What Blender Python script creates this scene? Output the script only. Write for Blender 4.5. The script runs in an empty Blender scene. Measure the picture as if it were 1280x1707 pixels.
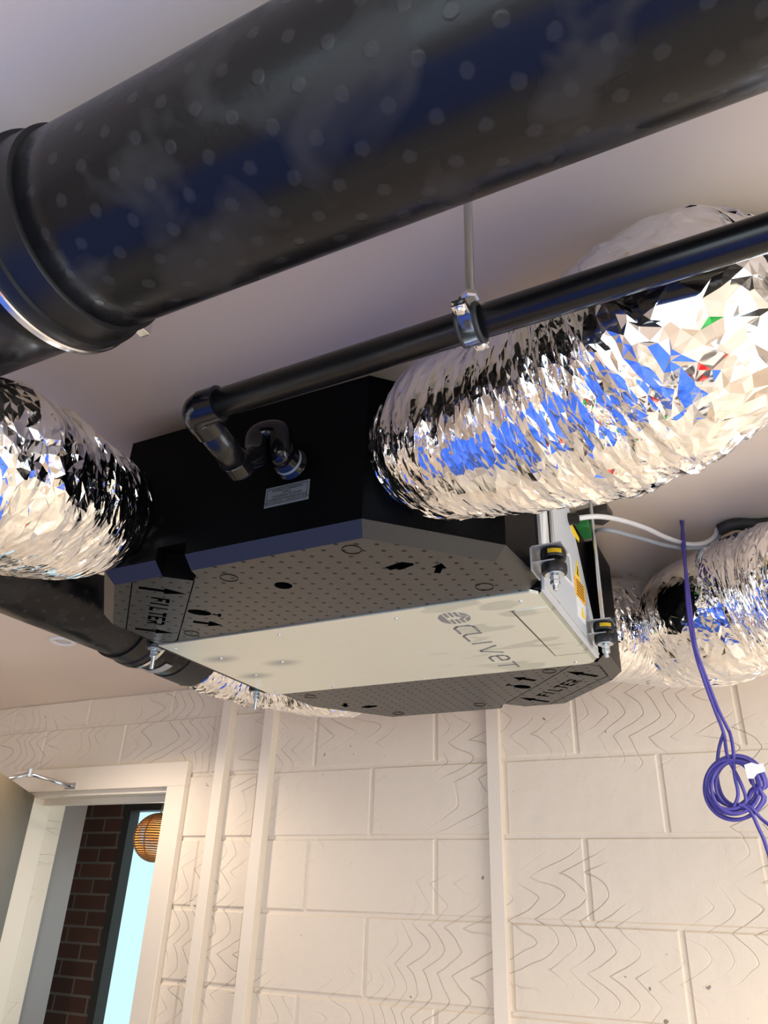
import bpy, bmesh, math, random
import numpy as np
from mathutils import Vector, Matrix
random.seed(7)
S = bpy.context.scene
COL = S.collection
EYE = 1.62                      # camera height above the floor
CEIL = EYE + 0.77
WALLY = 2.34
U = 0.455                       # height of the unit's underside above the eye
# ------------------------------------------------------------------ camera
R = np.array([[0.89419942, 0.44633487, 0.03453359],
              [-0.18184085, 0.43262735, -0.88304444],
              [-0.4090737, 0.78333821, 0.46801704]])
F = 1258.6
cam = bpy.data.objects.new('camera', bpy.data.cameras.new('camera'))
COL.objects.link(cam)
M = Matrix(((R[0, 0], -R[1, 0], -R[2, 0]), (R[0, 1], -R[1, 1], -R[2, 1]), (R[0, 2], -R[1, 2], -R[2, 2])))
cam.matrix_world = Matrix.Translation((0, 0, EYE)) @ M.to_4x4()
cam.data.sensor_fit = 'VERTICAL'; cam.data.sensor_height = 36
cam.data.lens = F / 1707 * 36
cam.data.clip_start = 0.02
S.camera = cam
S.view_settings.view_transform = 'Standard'; S.view_settings.look = 'None'
S.view_settings.gamma = 1; S.view_settings.exposure = 0.44
try: S.view_settings.use_curve_mapping = False
except Exception: pass
# ------------------------------------------------------------------ sky and lamps
wd = bpy.data.worlds.new('sky'); S.world = wd; wd.use_nodes = True
bg = wd.node_tree.nodes['Background']
bg.inputs[0].default_value = (0.55, 0.83, 0.95, 1); bg.inputs[1].default_value = 0.9

def area(name, loc, rot, sx, sy, power, col):
    l = bpy.data.lights.new(name, 'AREA'); l.shape = 'RECTANGLE'; l.size = sx; l.size_y = sy
    l.energy = power; l.color = col
    o = bpy.data.objects.new(name, l); COL.objects.link(o); o.location = loc; o.rotation_euler = rot
    return o
def spot(name, loc, power, col, size=150, blend=.6, rad=.04):
    l = bpy.data.lights.new(name, 'SPOT'); l.energy = power; l.color = col
    l.spot_size = math.radians(size); l.spot_blend = blend; l.shadow_soft_size = rad
    o = bpy.data.objects.new(name, l); COL.objects.link(o); o.location = loc
    return o
area('window_daylight', (0.3, -2.52, 1.35), (math.radians(90), 0, 0), 3.4, 1.7, 45, (0.86, 0.93, 1.0))
area('side_fill_light', (2.5, .55, 1.35), (math.radians(90), 0, math.radians(90)), 2.0, 1.5, 44, (0.92, 0.94, 1.0))  # added area light, no window seen there; lifts right ceiling and end plate
DOWNLIGHTS = [(-2.085, 1.697), (-0.4, -0.9), (0.95, 0.95), (1.6, -0.9), (-2.1, -0.5), (-3.3, 1.2)]  # only the first is in view; unseen others added to brighten the room
for i, (x, y) in enumerate(DOWNLIGHTS):
    spot('downlight_lamp', (x, y, CEIL - .03), [26, 60, 100, 70, 60, 45][i], (1.0, 0.89, 0.77))

# ------------------------------------------------------------------ helpers
def W(x, y, z): return Vector((x, y, z + EYE))
def ray(u, v): return R.T @ np.array([(u - 640) / F, (v - 853.5) / F, 1.0])
def at(ax, u, v, val):
    r = ray(u, v); p = r * (val / r[ax]); return W(*p)
def circ(u, v, rpx, rad):
    d = F * rad / rpx; p = R.T @ (np.array([(u - 640) / F, (v - 853.5) / F, 1.0]) * d); return W(*p)

def new_obj(name, me, mat=None, parent=None, smooth=False):
    o = bpy.data.objects.new(name, me); COL.objects.link(o)
    if mat:
        for m in (mat if isinstance(mat, (list, tuple)) else [mat]): me.materials.append(m)
    if smooth:
        for p in me.polygons: p.use_smooth = True
    if parent: o.parent = parent
    return o
def obj(name, bm, mat=None, parent=None, smooth=False):
    bmesh.ops.recalc_face_normals(bm, faces=bm.faces[:])
    me = bpy.data.meshes.new(name); bm.to_mesh(me); bm.free()
    if parent:      # meshes are written in world coordinates; keep them there
        o = new_obj(name, me, mat, None, smooth); o.parent = parent
        o.matrix_parent_inverse = Matrix.Translation(parent.location).inverted()
        return o
    return new_obj(name, me, mat, None, smooth)
def tag(o, label=None, cat=None, group=None, kind=None):
    if label: o['label'] = label
    if cat: o['category'] = cat
    if group: o['group'] = group
    if kind: o['kind'] = kind
    return o
def thing(name, loc, label, cat, group=None):
    o = bpy.data.objects.new(name, None); COL.objects.link(o); o.location = loc; o.empty_display_size = .05
    return tag(o, label, cat, group)
def struct(o): o['kind'] = 'structure'; return o

def add_box(bm, a, b, mat=None):
    x0, y0, z0 = [min(a[i], b[i]) for i in range(3)]; x1, y1, z1 = [max(a[i], b[i]) for i in range(3)]
    vs = [bm.verts.new((x, y, z)) for z in (z0, z1) for (x, y) in ((x0, y0), (x1, y0), (x1, y1), (x0, y1))]
    if mat is not None:
        for v in vs: v.co = mat @ v.co
    for f in ((3, 2, 1, 0), (4, 5, 6, 7), (0, 1, 5, 4), (1, 2, 6, 5), (2, 3, 7, 6), (3, 0, 4, 7)):
        bm.faces.new([vs[i] for i in f])
    return bm
def box(a, b, mat=None, bevel=0, seg=2):
    bm = bmesh.new(); add_box(bm, a, b, mat)
    if bevel: bmesh.ops.bevel(bm, geom=bm.edges[:], offset=bevel, segments=seg, affect='EDGES', profile=.6)
    return bm
def prism(pts0, z0, pts1=None, z1=0, cap0=True, cap1=True, bm=None):
    bm = bm or bmesh.new(); pts1 = pts1 or pts0
    a = [bm.verts.new((p[0], p[1], z0)) for p in pts0]; b = [bm.verts.new((p[0], p[1], z1)) for p in pts1]
    n = len(a)
    for i in range(n): bm.faces.new((a[i], a[(i + 1) % n], b[(i + 1) % n], b[i]))
    if cap0: bm.faces.new(a[::-1])
    if cap1: bm.faces.new(b)
    return bm
def frames(pts):
    pts = [Vector(p) for p in pts]; n = len(pts); T = []
    for i in range(n):
        t = pts[min(i + 1, n - 1)] - pts[max(i - 1, 0)]; T.append(t.normalized())
    up = Vector((0, 0, 1)) if abs(T[0].z) < .9 else Vector((0, 1, 0))
    N = [(up - T[0] * up.dot(T[0])).normalized()]
    for i in range(1, n):
        v = N[-1] - T[i] * N[-1].dot(T[i]); N.append(v.normalized())
    return pts, T, N
def smooth_path(pts, rad=None, n=12):
    P = [np.array(list(p) + ([rad[i]] if rad else [])) for i, p in enumerate(pts)]
    P = [2 * P[0] - P[1]] + P + [2 * P[-1] - P[-2]]; out = []
    for i in range(1, len(P) - 2):
        for k in range(n):
            t = k / n; a, b, c, d = P[i - 1:i + 3]
            out.append(.5 * (2 * b + (c - a) * t + (2 * a - 5 * b + 4 * c - d) * t * t + (3 * b - a - 3 * c + d) * t ** 3))
    out.append(P[-2]); out = np.array(out)
    return (out[:, :3], out[:, 3]) if rad else out
def tube(pts, r, seg=16, caps=True, bm=None, uv=False, disp=None):
    """swept tube; r a number or a list; disp(s, theta) -> radial offset"""
    bm = bm or bmesh.new(); pts, T, N = frames(pts); n = len(pts)
    rr = r if hasattr(r, '__len__') else [r] * n
    lay = bm.loops.layers.uv.verify() if uv else None
    rings = []; s = 0; ss = []
    for i in range(n):
        if i: s += (pts[i] - pts[i - 1]).length
        ss.append(s); B = T[i].cross(N[i]); ring = []
        for k in range(seg):
            a = 2 * math.pi * k / seg; q = rr[i] + (disp[i][k] if disp is not None else 0)
            ring.append(bm.verts.new(pts[i] + (N[i] * math.cos(a) + B * math.sin(a)) * q))
        rings.append(ring)
    R0 = max(rr)
    for i in range(n - 1):
        for k in range(seg):
            f = bm.faces.new((rings[i][k], rings[i][(k + 1) % seg], rings[i + 1][(k + 1) % seg], rings[i + 1][k]))
            f.smooth = True
            if uv:
                co = ((ss[i], k), (ss[i], k + 1), (ss[i + 1], k + 1), (ss[i + 1], k))
                for l, c in zip(f.loops, co): l[lay].uv = (c[0], c[1] / seg * 2 * math.pi * R0)
    if caps and rr[0] > 1e-5:
        bm.faces.new(rings[0][::-1])
    if caps and rr[-1] > 1e-5:
        bm.faces.new(rings[-1])
    return bm
def lathe_path(p0, d, prof, seg=24, bm=None, uv=False):
    """prof: list of (distance along d, radius)"""
    d = Vector(d).normalized(); p0 = Vector(p0); pts, T, N = frames([p0, p0 + d])
    bm = bm or bmesh.new(); B = d.cross(N[0]); rings = []
    lay = bm.loops.layers.uv.verify() if uv else None
    for (s, r) in prof:
        rings.append([bm.verts.new(p0 + d * s + (N[0] * math.cos(2 * math.pi * k / seg) + B * math.sin(2 * math.pi * k / seg)) * max(r, 1e-5)) for k in range(seg)])
    for i in range(len(prof) - 1):
        for k in range(seg):
            f = bm.faces.new((rings[i][k], rings[i][(k + 1) % seg], rings[i + 1][(k + 1) % seg], rings[i + 1][k]))
            if uv:
                co = ((prof[i][0], k), (prof[i][0], k + 1), (prof[i + 1][0], k + 1), (prof[i + 1][0], k))
                for l, c in zip(f.loops, co): l[lay].uv = (c[0], c[1] / seg * 2 * math.pi * prof[i][1])
    bm.faces.new(rings[0][::-1]); bm.faces.new(rings[-1])
    return bm
def soften(o, ang=35):
    """smooth shading with hard edges kept"""
    me = o.data
    for p in me.polygons: p.use_smooth = True
    bm = bmesh.new(); bm.from_mesh(me)
    for e in bm.edges:
        if len(e.link_faces) == 2 and e.calc_face_angle(0) > math.radians(ang): e.smooth = False
    bm.to_mesh(me); bm.free(); return o
def bevel_mod(o, w=.003, seg=2, ang=30):
    m = o.modifiers.new('bevel', 'BEVEL'); m.width = w; m.segments = seg; m.limit_method = 'ANGLE'; m.angle_limit = math.radians(ang)
    return o
def text_bm(s, size, origin, right, up, depth=0.0, align='LEFT', sx=1.0, shear=0, bold=0):
    c = bpy.data.curves.new('t', 'FONT'); c.body = s; c.size = size; c.align_x = align; c.extrude = depth; c.shear = shear; c.offset = bold
    o = bpy.data.objects.new('t', c); COL.objects.link(o); bpy.context.view_layer.update()
    me = bpy.data.meshes.new_from_object(o.evaluated_get(bpy.context.evaluated_depsgraph_get()))
    bpy.data.objects.remove(o); bpy.data.curves.remove(c)
    right = Vector(right).normalized(); up = Vector(up).normalized(); n = right.cross(up)
    m = Matrix(((right.x * sx, up.x, n.x, origin[0]), (right.y * sx, up.y, n.y, origin[1]), (right.z * sx, up.z, n.z, origin[2]), (0, 0, 0, 1)))
    me.transform(m); bm = bmesh.new(); bm.from_mesh(me); bpy.data.meshes.remove(me)
    return bm
def boolean(o, cutter_bm):
    me = bpy.data.meshes.new('cut'); bmesh.ops.remove_doubles(cutter_bm, verts=cutter_bm.verts[:], dist=1e-6)
    bmesh.ops.recalc_face_normals(cutter_bm, faces=cutter_bm.faces[:]); cutter_bm.to_mesh(me); cutter_bm.free()
    c = bpy.data.objects.new('cut', me); COL.objects.link(c)
    m = o.modifiers.new('b', 'BOOLEAN'); m.operation = 'DIFFERENCE'; m.object = c; m.solver = 'EXACT'; m.use_self = True
    bpy.context.view_layer.update()
    new = bpy.data.meshes.new_from_object(o.evaluated_get(bpy.context.evaluated_depsgraph_get()))
    o.modifiers.remove(m); o.data = new; bpy.data.objects.remove(c)
    return o

# ------------------------------------------------------------------ materials
def mat(name, col=(.5, .5, .5), rough=.5, metal=0.0, spec=.5):
    m = bpy.data.materials.new(name); m.use_nodes = True; b = m.node_tree.nodes['Principled BSDF']
    b.inputs['Base Color'].default_value = (*col, 1); b.inputs['Roughness'].default_value = rough
    b.inputs['Metallic'].default_value = metal; b.inputs['Specular IOR Level'].default_value = spec
    return m
class NT:
    def __init__(s, m): s.t = m.node_tree; s.b = s.t.nodes['Principled BSDF']
    def n(s, typ, **kw):
        x = s.t.nodes.new(typ)
        for k, v in kw.items():
            if k.startswith('i_'): x.inputs[k[2:].replace('_', ' ')].default_value = v
            else: setattr(x, k, v)
        return x
    def l(s, a, b): s.t.links.new(a, b)
    def math(s, op, a, b=None, c=None, clamp=False):
        x = s.t.nodes.new('ShaderNodeMath'); x.operation = op; x.use_clamp = clamp
        for i, v in enumerate((a, b, c)):
            if v is None: continue
            if isinstance(v, (int, float)): x.inputs[i].default_value = v
            else: s.l(v, x.inputs[i])
        return x.outputs[0]
    def ramp(s, v, p0, p1, c0=0.0, c1=1.0):
        x = s.t.nodes.new('ShaderNodeMapRange'); x.inputs[1].default_value = p0; x.inputs[2].default_value = p1
        x.inputs[3].default_value = c0; x.inputs[4].default_value = c1; s.l(v, x.inputs[0]); return x.outputs[0]
    def mix(s, f, a, b):
        x = s.t.nodes.new('ShaderNodeMix'); x.data_type = 'RGBA'
        s.l(f, x.inputs[0])
        for i, v in ((6, a), (7, b)):
            if isinstance(v, tuple): x.inputs[i].default_value = (*v, 1)
            else: s.l(v, x.inputs[i])
        return x.outputs[2]
    def coord(s, kind='Object', scale=None):
        c = s.n('ShaderNodeTexCoord').outputs[kind]
        if scale:
            m = s.n('ShaderNodeMapping'); m.inputs['Scale'].default_value = scale; s.l(c, m.inputs[0]); c = m.outputs[0]
        return c
    def noise(s, co, scale=5, detail=3, rough=.5, dist=0):
        x = s.n('ShaderNodeTexNoise'); x.inputs['Scale'].default_value = scale; x.inputs['Detail'].default_value = detail
        x.inputs['Roughness'].default_value = rough; x.inputs['Distortion'].default_value = dist; s.l(co, x.inputs['Vector']); return x.outputs[0]
    def bump(s, h, strength=.5, dist=.001):
        x = s.n('ShaderNodeBump'); x.inputs['Strength'].default_value = strength; x.inputs['Distance'].default_value = dist
        s.l(h, x.inputs['Height']); s.l(x.outputs[0], s.b.inputs['Normal']); return x

PAINT = (0.755, 0.64, 0.50)
def paint(name, zig=False, base=PAINT, rough=.55):
    m = mat(name, base, rough); t = NT(m); co = t.coord()
    fine = t.noise(co, 220, 2); big = t.noise(co, 1.3, 2)
    c = t.mix(t.ramp(big, .35, .65), tuple(v * .97 for v in base), tuple(min(1, v * 1.03) for v in base))
    h = fine
    if zig:
        sx = t.n('ShaderNodeSeparateXYZ'); t.l(co, sx.inputs[0])
        wob = t.noise(co, 2.6, 1); wob2 = t.noise(co, 9, 1)
        tri = t.math('PINGPONG', t.math('ADD', sx.outputs[2], t.math('MULTIPLY', wob, .12)), .062)
        bend = t.math('POWER', t.math('DIVIDE', tri, .062), 1.4)
        u_ = t.math('ADD', t.math('ADD', sx.outputs[0], t.math('MULTIPLY', bend, .075)), t.math('ADD', t.math('MULTIPLY', sx.outputs[2], -.35), t.math('ADD', t.math('MULTIPLY', wob, .30), t.math('MULTIPLY', wob2, .05))))
        fr_ = t.math('ABSOLUTE', t.math('SUBTRACT', t.math('FRACT', t.math('ADD', t.math('DIVIDE', u_, .062), 40)), .5))
        lines = t.ramp(fr_, .055, .0)
        mask = t.ramp(t.noise(co, 3.6, 2), .46, .62)
        ln = t.math('MULTIPLY', lines, mask)
        spk = t.ramp(t.noise(co, 34, 1), .80, .83)
        c = t.mix(t.math('MULTIPLY', spk, .8), c, (.16, .10, .09))
        h = t.math('ADD', t.math('MULTIPLY', fine, .12), t.math('SUBTRACT', t.noise(co, 14, 4), t.math('MULTIPLY', ln, .6)))
        c = t.mix(t.math('MULTIPLY', ln, .15), c, (.42, .31, .23))
        t.bump(h, .8, .005)
    else:
        t.bump(h, .12, .001)
    t.l(c, t.b.inputs['Base Color']); return m
M_wall = paint('painted_block', True)
M_paint = paint('painted_plaster', base=(0.72, 0.61, 0.50))
M_trim = paint('painted_timber', base=(0.80, 0.69, 0.55), rough=.4)

def foil():
    m = mat('foil', (.88, .87, .86), .06, 1.0); t = NT(m)
    co = t.coord('UV')
    def warped(scale, rot, ws, wa):
        nz = t.n('ShaderNodeTexNoise'); nz.inputs['Scale'].default_value = ws; nz.inputs['Detail'].default_value = 2; t.l(co, nz.inputs['Vector'])
        vm = t.n('ShaderNodeVectorMath'); vm.operation = 'MULTIPLY_ADD'; t.l(nz.outputs['Color'], vm.inputs[0]); vm.inputs[1].default_value = (wa, wa, 0); t.l(co, vm.inputs[2])
        mp = t.n('ShaderNodeMapping'); mp.inputs['Scale'].default_value = scale; mp.inputs['Rotation'].default_value = (0, 0, rot); t.l(vm.outputs[0], mp.inputs[0]); return mp.outputs[0]
    def vor(vec, feature='F1'):
        v = t.n('ShaderNodeTexVoronoi'); v.voronoi_dimensions = '2D'; v.feature = feature; v.inputs['Scale'].default_value = 1; t.l(vec, v.inputs['Vector']); return v.outputs['Distance']
    a = vor(warped((42, 9, 1), .16, 7, .05)); b = vor(warped((95, 26, 1), -.22, 16, .02)); c = vor(warped((170, 80, 1), .5, 30, .01))
    patch = t.ramp(t.noise(co, 9, 2), .42, .62)
    h = t.math('ADD', t.math('MULTIPLY', a, .55), t.math('MULTIPLY', t.math('MULTIPLY', b, patch), .42))
    h = t.math('ADD', h, t.math('MULTIPLY', t.math('MULTIPLY', c, patch), .10))
    t.bump(h, .85, .0075)
    return m
M_foil = foil()
M_steel = mat('zinc_steel', (.72, .73, .74), .22, 1.0)
M_zinc = mat('zinc_bolt', (.66, .72, .76), .3, 1.0)
M_rod = mat('threaded_steel', (.85, .86, .87), .3, 1.0)
def sheet(name, base=(.76, .79, .70)):
    m = mat(name, base, .38, .8); t = NT(m); co = t.coord()
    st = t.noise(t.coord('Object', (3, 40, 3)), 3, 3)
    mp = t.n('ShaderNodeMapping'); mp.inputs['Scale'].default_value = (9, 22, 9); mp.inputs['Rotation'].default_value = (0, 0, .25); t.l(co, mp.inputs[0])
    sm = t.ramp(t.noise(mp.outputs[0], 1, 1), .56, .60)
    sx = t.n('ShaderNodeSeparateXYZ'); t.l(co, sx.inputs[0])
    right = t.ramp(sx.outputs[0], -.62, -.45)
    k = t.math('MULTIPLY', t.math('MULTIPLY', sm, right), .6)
    for px_, py_ in ((368, 1097), (470, 1103), (426, 1125)):  # dark halos: blurred dimple reflections painted into the panel colour
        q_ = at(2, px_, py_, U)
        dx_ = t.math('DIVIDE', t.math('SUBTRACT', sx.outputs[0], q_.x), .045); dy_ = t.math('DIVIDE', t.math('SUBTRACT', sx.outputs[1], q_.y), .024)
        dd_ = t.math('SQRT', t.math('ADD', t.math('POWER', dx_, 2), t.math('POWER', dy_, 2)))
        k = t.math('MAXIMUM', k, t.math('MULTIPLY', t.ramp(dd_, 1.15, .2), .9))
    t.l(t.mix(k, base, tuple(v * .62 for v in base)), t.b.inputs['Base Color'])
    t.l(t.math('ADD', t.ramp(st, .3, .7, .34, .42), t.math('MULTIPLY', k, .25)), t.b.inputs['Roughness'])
    return m
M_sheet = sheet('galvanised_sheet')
M_galv = mat('galvanised_plate', (.72, .75, .79), .42, .45)
def epp(name, dots=True, base=(.018, .0168, .014), spec=.48):
    m = mat(name, base, .32, 0, spec); t = NT(m); co = t.coord()
    n = t.noise(co, 420, 2); h = n
    if dots:
        sx = t.n('ShaderNodeSeparateXYZ'); t.l(co, sx.inputs[0])
        def lat(ox, oy):
            fx = t.math('SUBTRACT', t.math('FRACT', t.math('ADD', t.math('DIVIDE', sx.outputs[0], .053), 50 + ox)), .5)
            fy = t.math('SUBTRACT', t.math('FRACT', t.math('ADD', t.math('DIVIDE', sx.outputs[1], .0225), 50 + oy)), .5)
            return t.math('SQRT', t.math('ADD', t.math('POWER', t.math('MULTIPLY', fx, .053), 2), t.math('POWER', t.math('MULTIPLY', fy, .0225), 2)))
        d = t.math('MINIMUM', lat(0, 0), lat(.5, .5))
        gm = t.n('ShaderNodeNewGeometry'); sn = t.n('ShaderNodeSeparateXYZ'); t.l(gm.outputs['Normal'], sn.inputs[0])
        face = t.math('GREATER_THAN', t.math('MULTIPLY', sn.outputs[2], -1), .9)
        dot = t.math('MULTIPLY', t.ramp(d, .0040, .0030), face)
        c = t.mix(dot, base, tuple(v * .25 for v in base)); t.l(c, t.b.inputs['Base Color'])
        t.l(t.ramp(dot, 0, 1, spec, .1), t.b.inputs['Specular IOR Level'])
        h = t.math('SUBTRACT', t.math('MULTIPLY', n, .5), t.math('MULTIPLY', dot, 1.5))
    t.bump(h, .5, .0012)
    return m
M_epp = epp('expanded_foam_dotted'); M_epp_shaded = epp('expanded_foam_shaded', False, (.0015, .0015, .0017), .05)  # second foam: undotted copy, base darkened to stand for shade
M_cut = mat('foam_recess', (.004, .004, .004), .7)
def duct_black():
    m = mat('black_duct_skin', (.01, .01, .011), .36, 0, .24); t = NT(m); co = t.coord('UV')
    sx = t.n('ShaderNodeSeparateXYZ'); t.l(co, sx.inputs[0])
    def lat(ox, oy):
        fx = t.math('SUBTRACT', t.math('FRACT', t.math('ADD', t.math('DIVIDE', sx.outputs[0], .064), 50 + ox)), .5)
        fy = t.math('SUBTRACT', t.math('FRACT', t.math('ADD', t.math('DIVIDE', sx.outputs[1], .04), 50 + oy)), .5)
        return t.math('SQRT', t.math('ADD', t.math('POWER', t.math('MULTIPLY', fx, .064), 2), t.math('POWER', t.math('MULTIPLY', fy, .04), 2)))
    d = t.math('MINIMUM', lat(0, 0), lat(.5, .5))
    wob = t.noise(co, 160, 3)
    dot = t.ramp(t.math('ADD', d, t.math('MULTIPLY', t.math('SUBTRACT', wob, .5), .004)), .0070, .0048)
    smear = t.ramp(t.noise(co, 9, 3, .6, .5), .50, .62)
    c = t.mix(t.math('MULTIPLY', dot, .6), (.007, .007, .0075), (.028, .027, .027))
    c = t.mix(t.math('MULTIPLY', smear, .45), c, (.042, .040, .037)); t.l(c, t.b.inputs['Base Color'])
    t.l(t.math('ADD', t.math('MULTIPLY', smear, .22), .27), t.b.inputs['Roughness'])
    h = t.math('ADD', t.math('MULTIPLY', dot, .8), t.math('MULTIPLY', wob, .5)); t.bump(h, .22, .0012)
    return m
M_duct = duct_black()
M_rubber = mat('black_rubber', (.006, .006, .0065), .38, 0, .35)
M_matte = mat('matte_black_rubber', (.02, .02, .02), .6)
M_pvc = mat('black_pvc', (.004, .004, .0045), .27, 0, .4)
M_gloss = mat('glossy_black_pvc', (.004, .004, .005), .1, 0, .38)
M_purple = mat('violet_cable', (.07, .055, .30), .4)
M_whitec = mat('white_cable', (.72, .71, .68), .45); M_greyc = mat('grey_cable', (.28, .31, .34), .5)
M_green = mat('green_terminal', (.03, .25, .06), .4); M_yellow = mat('yellow_sticker', (.9, .62, .02), .4)
M_orange = mat('orange_sticker', (.9, .45, .03), .4); M_white = mat('white_sticker', (.75, .75, .73), .4)
M_ink = mat('black_ink', (.01, .01, .01), .6); M_logo = mat('grey_logo_ink', (.20, .205, .20), .5)
M_label = mat('silver_label', (.13, .135, .14), .4, .2); M_brk = mat('bracket_steel', (.42, .43, .44), .4, .6); M_tape = mat('white_tape', (.8, .8, .78), .5)
M_darkgrey = mat('dark_grey_metal', (.09, .085, .08), .4, .4)

# ------------------------------------------------------------------ room shell
X0, X1, Y0 = -4.2, 2.6, -2.7
def slab(name, a, b, m): return struct(obj(name, box(a, b), m))
floor_m = mat('screed_floor', (.60, .55, .48), .6); tf = NT(floor_m)
tf.l(tf.mix(tf.ramp(tf.noise(tf.coord(), 1.6, 4), .3, .7), (.55, .51, .44), (.68, .63, .54)), tf.b.inputs['Base Color'])
slab('floor', (X0 - .2, Y0 - .2, -.1), (X1 + .2, 5.4, 0), floor_m)
slab('ceiling', (X0 - .2, Y0 - .2, CEIL), (X1 + .2, WALLY + .25, CEIL + .12), M_paint)
DX0, DX1, DTOP = -2.85, -2.085, EYE + .385          # doorway
# block wall: real blocks with open joints, one mesh
bm = bmesh.new()
BW, BH = .459, .221
row0 = EYE + .433                                     # a course line
k0 = -math.ceil(row0 / BH)
for k in range(k0, 3):
    z0 = row0 + k * BH; z1 = z0 + BH
    off = -.998 if k % 2 == 0 else -.998 + BW / 2
    nx = int((X0 - off) / BW) - 2
    for i in range(nx, 12):
        g = .0035
        xa, xb = off + i * BW + g + random.uniform(-.001, .001), off + (i + 1) * BW - g
        za, zb = max(z0 + g, 0), min(z1 - g, CEIL)
        xa, xb = max(xa, X0), min(xb, X1)
        if za >= zb or xb - xa < .01: continue
        pieces = [(xa, xb, za, zb)]
        if xb > DX0 and xa < DX1 and za < DTOP:        # leave the doorway open
            pieces = []
            if xa < DX0: pieces.append((xa, DX0, za, zb))
            if xb > DX1: pieces.append((DX1, xb, za, zb))
            if zb > DTOP + .02: pieces.append((max(xa, DX0), min(xb, DX1), DTOP, zb))
        dy = random.uniform(-.0015, .0015)
        for (a, b, c, d) in pieces:
            e = .006
            fr = [bm.verts.new(p) for p in ((a + e, WALLY + dy, c + e), (b - e, WALLY + dy, c + e), (b - e, WALLY + dy, d - e), (a + e, WALLY + dy, d - e))]
            bk = [bm.verts.new(p) for p in ((a, WALLY + .008, c), (b, WALLY + .008, c), (b, WALLY + .008, d), (a, WALLY + .008, d))]
            bm.faces.new(fr)
            for q in range(4): bm.faces.new((bk[q], bk[(q + 1) % 4], fr[(q + 1) % 4], fr[q]))
for a, b in (((X0, WALLY + .006, 0), (DX0, WALLY + .2, CEIL)), ((DX1, WALLY + .006, 0), (X1, WALLY + .2, CEIL)), ((DX0, WALLY + .006, DTOP), (DX1, WALLY + .2, CEIL))):
    add_box(bm, a, b)
struct(obj('wall_back', bm, M_wall))
slab('wall_left', (X0 - .15, Y0, 0), (X0, WALLY, CEIL), M_paint)
bm = bmesh.new()
for a, b in (((Y0, 0), (-.5, CEIL)), ((1.6, 0), (WALLY, CEIL)), ((-.5, 0), (1.6, .55)), ((-.5, 2.15), (1.6, CEIL))):
    add_box(bm, (X1, a[0], a[1]), (X1 + .15, b[0], b[1]))
struct(obj('wall_right', bm, M_paint))
WX0, WX1, WZ0, WZ1 = -1.5, 2.1, .45, 2.25
bm = bmesh.new()
for a, b in (((X0, 0), (WX0, CEIL)), ((WX1, 0), (X1, CEIL)), ((WX0, 0), (WX1, WZ0)), ((WX0, WZ1), (WX1, CEIL))):
    add_box(bm, (a[0], Y0, a[1]), (b[0], Y0 + .15, b[1]))
struct(obj('wall_front', bm, M_paint))
M_frame = mat('dark_frame', (.03, .03, .032), .4)
bm = bmesh.new()
for x in (WX0 + .02, -.3, .9, WX1 - .02): add_box(bm, (x - .025, Y0 + .04, WZ0), (x + .025, Y0 + .1, WZ1))
for z in (WZ0 + .02, WZ1 - .02): add_box(bm, (WX0, Y0 + .04, z - .025), (WX1, Y0 + .1, z + .025))
struct(obj('window_2', bm, M_frame))
bm = bmesh.new()
for y in (-.48, .55, 1.58): add_box(bm, (X1 + .04, y - .025, .55), (X1 + .1, y + .025, 2.15))
for z in (.57, 2.13): add_box(bm, (X1 + .04, -.5, z - .025), (X1 + .1, 1.6, z + .025))
struct(obj('added_window_3', bm, M_frame))  # frame for an added opening, unseen, to go with the side light
# boxed pipe runs up the block wall
for i, (a, b, d) in enumerate(((-1.865, -1.822, .035), (-1.668, -1.624, .035), (-.817, -.775, .02))):
    struct(obj('trim_%d' % (i + 1), box((a, WALLY - d, 0), (b, WALLY + .004, CEIL), bevel=.002), M_trim))
# doorway: frame, stop, leaf, closer
dr = bpy.data.objects.new('door_1', None); COL.objects.link(dr); dr.location = (DX0, WALLY, 0); struct(dr)
AW = .085
bm = bmesh.new()
add_box(bm, (DX0 - AW, WALLY - .028, 0), (DX0, WALLY + .003, DTOP + .005)); add_box(bm, (DX1, WALLY - .028, 0), (DX1 + AW, WALLY + .003, DTOP + .005))
add_box(bm, (DX0 - AW, WALLY - .028, DTOP + .005), (DX1 + AW, WALLY + .003, DTOP + .095))
bmesh.ops.bevel(bm, geom=bm.edges[:], offset=.002, segments=1, affect='EDGES')
obj('door_casing', bm, M_trim, dr)
bm = bmesh.new()
add_box(bm, (DX0 - .012, WALLY - .006, 0), (DX0 + .012, WALLY + .11, DTOP)); add_box(bm, (DX1 - .003, WALLY - .006, 0), (DX1 + .02, WALLY + .2, DTOP))
add_box(bm, (DX0, WALLY - .006, DTOP - .012), (DX1, WALLY + .2, DTOP + .012)); add_box(bm, (DX0, WALLY + .07, DTOP - .035), (DX1, WALLY + .1, DTOP))
obj('door_lining', bm, M_trim, dr)
def bronze():
    m = mat('fluted_bronze_glass', (.12, .092, .055), .3, .0); return m
lf = Matrix.Translation((DX0 + .01, WALLY - .012, 0)) @ Matrix.Rotation(math.atan2(-.773, .634), 4, 'Z')
bm = bmesh.new(); nfl = 58; w = .75
pr = []
for i in range(nfl * 6 + 1):
    t = i / (nfl * 6); pr.append((t * w, .018 + .007 * abs(math.sin(math.pi * t * nfl))))
front = [(x, y) for x, y in pr] + [(w - 0, -.018), (0, -.018)]
prism(front, .012, front, DTOP - .006, bm=bm)
for v in bm.verts: v.co = lf @ v.co
obj('door_leaf', bm, bronze(), dr)
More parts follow.
